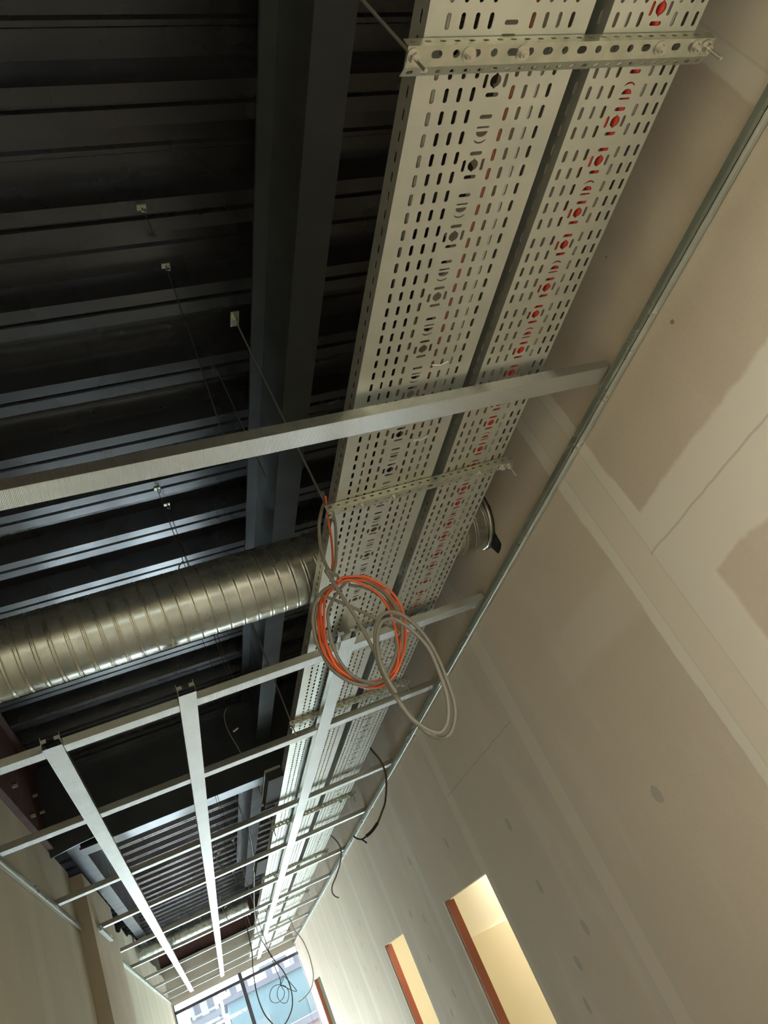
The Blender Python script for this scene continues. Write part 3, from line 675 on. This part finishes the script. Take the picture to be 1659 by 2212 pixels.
o = MB().tube(spline(D3), .006, 8).build('cable_end', M['grey_cable']); tag(o, 'thin grey cable arcing down by the far doorway', 'cable')
LONG2 = [(0.60, 9.2, 1.10), (0.60, 9.2, .90), (0.612, 9.2, 0.723), (0.653, 9.2, 0.571), (0.693, 9.2, 0.476), (0.717, 9.2, 0.372), (0.721, 9.2, 0.268), (0.701, 9.2, 0.165), (0.658, 9.2, 0.085), (0.57, 9.2, 0.011), (0.479, 9.2, -0.009), (0.442, 9.2, 0.069), (0.401, 9.2, 0.171), (0.387, 9.2, 0.302), (0.394, 9.2, 0.426), (0.411, 9.2, 0.526), (0.425, 9.2, 0.601), (0.469, 9.2, 0.775), (.50, 9.2, 1.12)]
LONG2 = [(.585, 6.4, 1.36), (.60, 7.2, 1.22), (.56, 8.2, 1.02), (.56, 8.9, .86)] + LONG2[2:]
o = MB().tube(spline(LONG2), .0065, 8).build('cable_loop', M['wire']); tag(o, 'long dark cable sagging in a big loop before the end window', 'cable')
COIL = [(.60, 9.0, 1.11), (.61, 9.0, .85), (0.622, 9.0, 0.512), (0.63, 9.0, 0.433), (0.632, 9.0, 0.358), (0.624, 9.0, 0.319), (0.638, 9.01, 0.261), (0.603, 9.01, 0.214), (0.534, 9.02, 0.204), (0.489, 9.0, 0.24), (0.493, 9.0, 0.295), (0.537, 9.0, 0.343), (0.598, 9.02, 0.347), (0.638, 9.03, 0.324), (0.664, 9.0, 0.296), (0.677, 9.0, 0.243), (0.656, 9.0, 0.196), (0.621, 9.0, 0.165), (0.582, 9.03, 0.188), (0.559, 9.0, 0.239), (0.572, 9.0, 0.291), (0.609, 9.0, 0.326), (0.645, 9.0, 0.31), (0.696, 9.0, 0.255), (0.751, 9.0, 0.215), (0.728, 9.05, 0.297), (0.694, 9.05, 0.371), (0.673, 9.05, 0.394), (0.639, 9.05, 0.369), (0.623, 9.05, 0.334), (0.66, 9.05, 0.36), (0.673, 9.05, 0.386)]
o = MB().tube(spline(COIL), .0035, 6).build('cable_coil', M['wire']); tag(o, 'small coil of thin cable hanging before the end window', 'cable')
# cables slung over the deck behind the deep cross beam
for k, (zz, lab) in enumerate(((0, 'upper'), (.03, 'lower'))):
    o = MB().tube(spline([(-.35, 5.3 + k * .03, 1.80), (-.2, 5.5, 1.72 - zz), (.05, 5.75, 1.68 - zz), (.30, 5.7, 1.74 - zz), (.48, 5.6 + k * .03, 1.84)]), .008, 8).build('slung_cable', M['grey_cable']); tag(o, '%s one of two dark cables slung under the deck beyond the deep cross beam' % lab, 'cable')

o = MB().tube([(1.055, 2.585, 1.036), (1.09, 2.60, 1.040), (1.13, 2.60, 1.036), (1.165, 2.615, 1.042)], [.007, .009, .008, .006], 6).build('black_strap', M['black']); tag(o, 'scrap of black strap lying on the crosspiece under the narrow tray', 'strap')
# junction boxes on the left side of the wide tray
def jbox(x, y, z, label):
    r = empty('junction_box', (x, y, z)); mb = MB().box((-.085, 0, 0), (0, .55, .07)); mb.build('box_body', M['box'], r)
    MB().box((-.087, -.004, .048), (.0, .554, .062)).build('lid', M['tray'], r)
    tag(r, label, 'junction box', 'junction boxes on the wide tray')
jbox(.634, 4.15, 1.052, 'grey junction box on the wide tray below the deep cross beam')
jbox(.634, 6.3, 1.052, 'second grey junction box on the wide tray, farther down the corridor')
# white ties seen on the tray
for (x, y, lab) in ((.845, 1.17, 'white cable tie under the wide tray before the nearest crosspiece'), (.855, 1.44, 'white cable tie under the wide tray beyond the nearest crosspiece')):
    o = MB().tube([(x - .022, y, TZ - .003), (x, y + .003, TZ - .006), (x + .022, y - .001, TZ - .003)], .0018, 6).build('cable_tie', mat('white_nylon', (.75, .75, .68), .4) if y < 1.3 else bpy.data.materials['white_nylon']); tag(o, lab, 'cable tie', 'white cable ties')

# ================================================================== OUTSIDE THE WINDOW
M['street'] = mat('pink_paving', (0.25, 0.19, 0.19), 0.9); M['blue_wall'] = mat('blue_cladding', (0.17, 0.25, 0.28), 0.7)
M['blue_pale'] = mat('pale_blue_cladding', (0.23, 0.28, 0.30), 0.7); M['white_wall'] = mat('white_render', (0.40, 0.40, 0.42), 0.8); M['roof'] = mat('grey_roof', (0.17, 0.17, 0.20), 0.8)
M['hill'] = galv('hill_ground', (0.17, 0.17, 0.18), (0.22, 0.21, 0.22), 0.95, 0, 0.05)
mb = MB(); n = 14; vs = []
for i in range(n):
    for j in range(n):
        Y = 70 + i * 12; vs.append((-90 + j * 16, Y, -6 + max(0, (Y - 75)) * .21 + random.uniform(-.8, .8)))
mb.add(vs, [(i * n + j, i * n + j + 1, (i + 1) * n + j + 1, (i + 1) * n + j) for i in range(n - 1) for j in range(n - 1)], True)
o = mb.build('hillside', M['hill']); tag(o, 'pale hillside behind the houses outside', 'hill', None, 'structure')
o = MB().box((-60, END + 1.5, -6.1), (80, 75, -6.0)).build('ground', M['street']); o['kind'] = 'structure'
def house(x, y, z, w, d, h, wallm, label, group, flat=False, nf=2):
    r = empty('house', (x, y, z)); MB().box((-w / 2, 0, 0), (w / 2, d, h)).build('wall', wallm, r)
    if flat: MB().box((-w / 2 - .2, -.2, h), (w / 2 + .2, d + .2, h + .3)).build('roof', M['roof'], r)
    else: MB().prism([(-.3, h), (d + .3, h), (d / 2, h + w * .22)], 'x', -w / 2 - .3, w / 2 + .3).build('roof', M['roof'], r)
    nw = max(2, int(w / 3))
    for a in range(nw):
        for b in range(nf):
            cx_ = -w / 2 + w * (a + .5) / nw; cz = h * (b + .5) / nf
            MB().box((cx_ - .45, -.05, cz - .6), (cx_ + .45, .02, cz + .6)).build('window', M['roof'] if wallm is not M['blue_wall'] else M['blue_pale'], r)
    tag(r, label, 'building', group)
random.seed(21)
house(11.5, 52, -6, 22, 12, 8.3, M['blue_wall'], 'long blue clad building outside, right half of the window', None, True)
house(-3.6, 56, -6, 7, 10, 7.6, M['blue_pale'], 'pale blue building beside the blue clad one', None, True)
house(7.6, 43, -6, 14, 6, 5.6, M['street'], 'low pinkish building in front of the blue clad one', None, True, 1)
desc = ['tall', 'low', 'wide', 'narrow', 'far left', 'topmost', 'small', 'broad', 'corner', 'squat', 'lone', 'distant']
k = 0
for row, Y in enumerate((85, 105, 128)):
    for c in range(6):
        X = [-4.6, -1.2, 2.2, 5.6, 9.0, 12.4][c] * Y / 85 + random.uniform(-.3, .3); z = -6 + (Y - 75) * .21 - .6
        house(X, Y + random.uniform(-4, 4), z, random.uniform(2.2, 2.6) * Y / 85, 5, random.uniform(2.6, 4.4), M['white_wall'], 'pale hillside house, %s from the left in the %s row outside the window' % (ORD[c], ['nearest', 'middle', 'highest'][row]), 'houses on the hill', random.random() < .5); k += 1
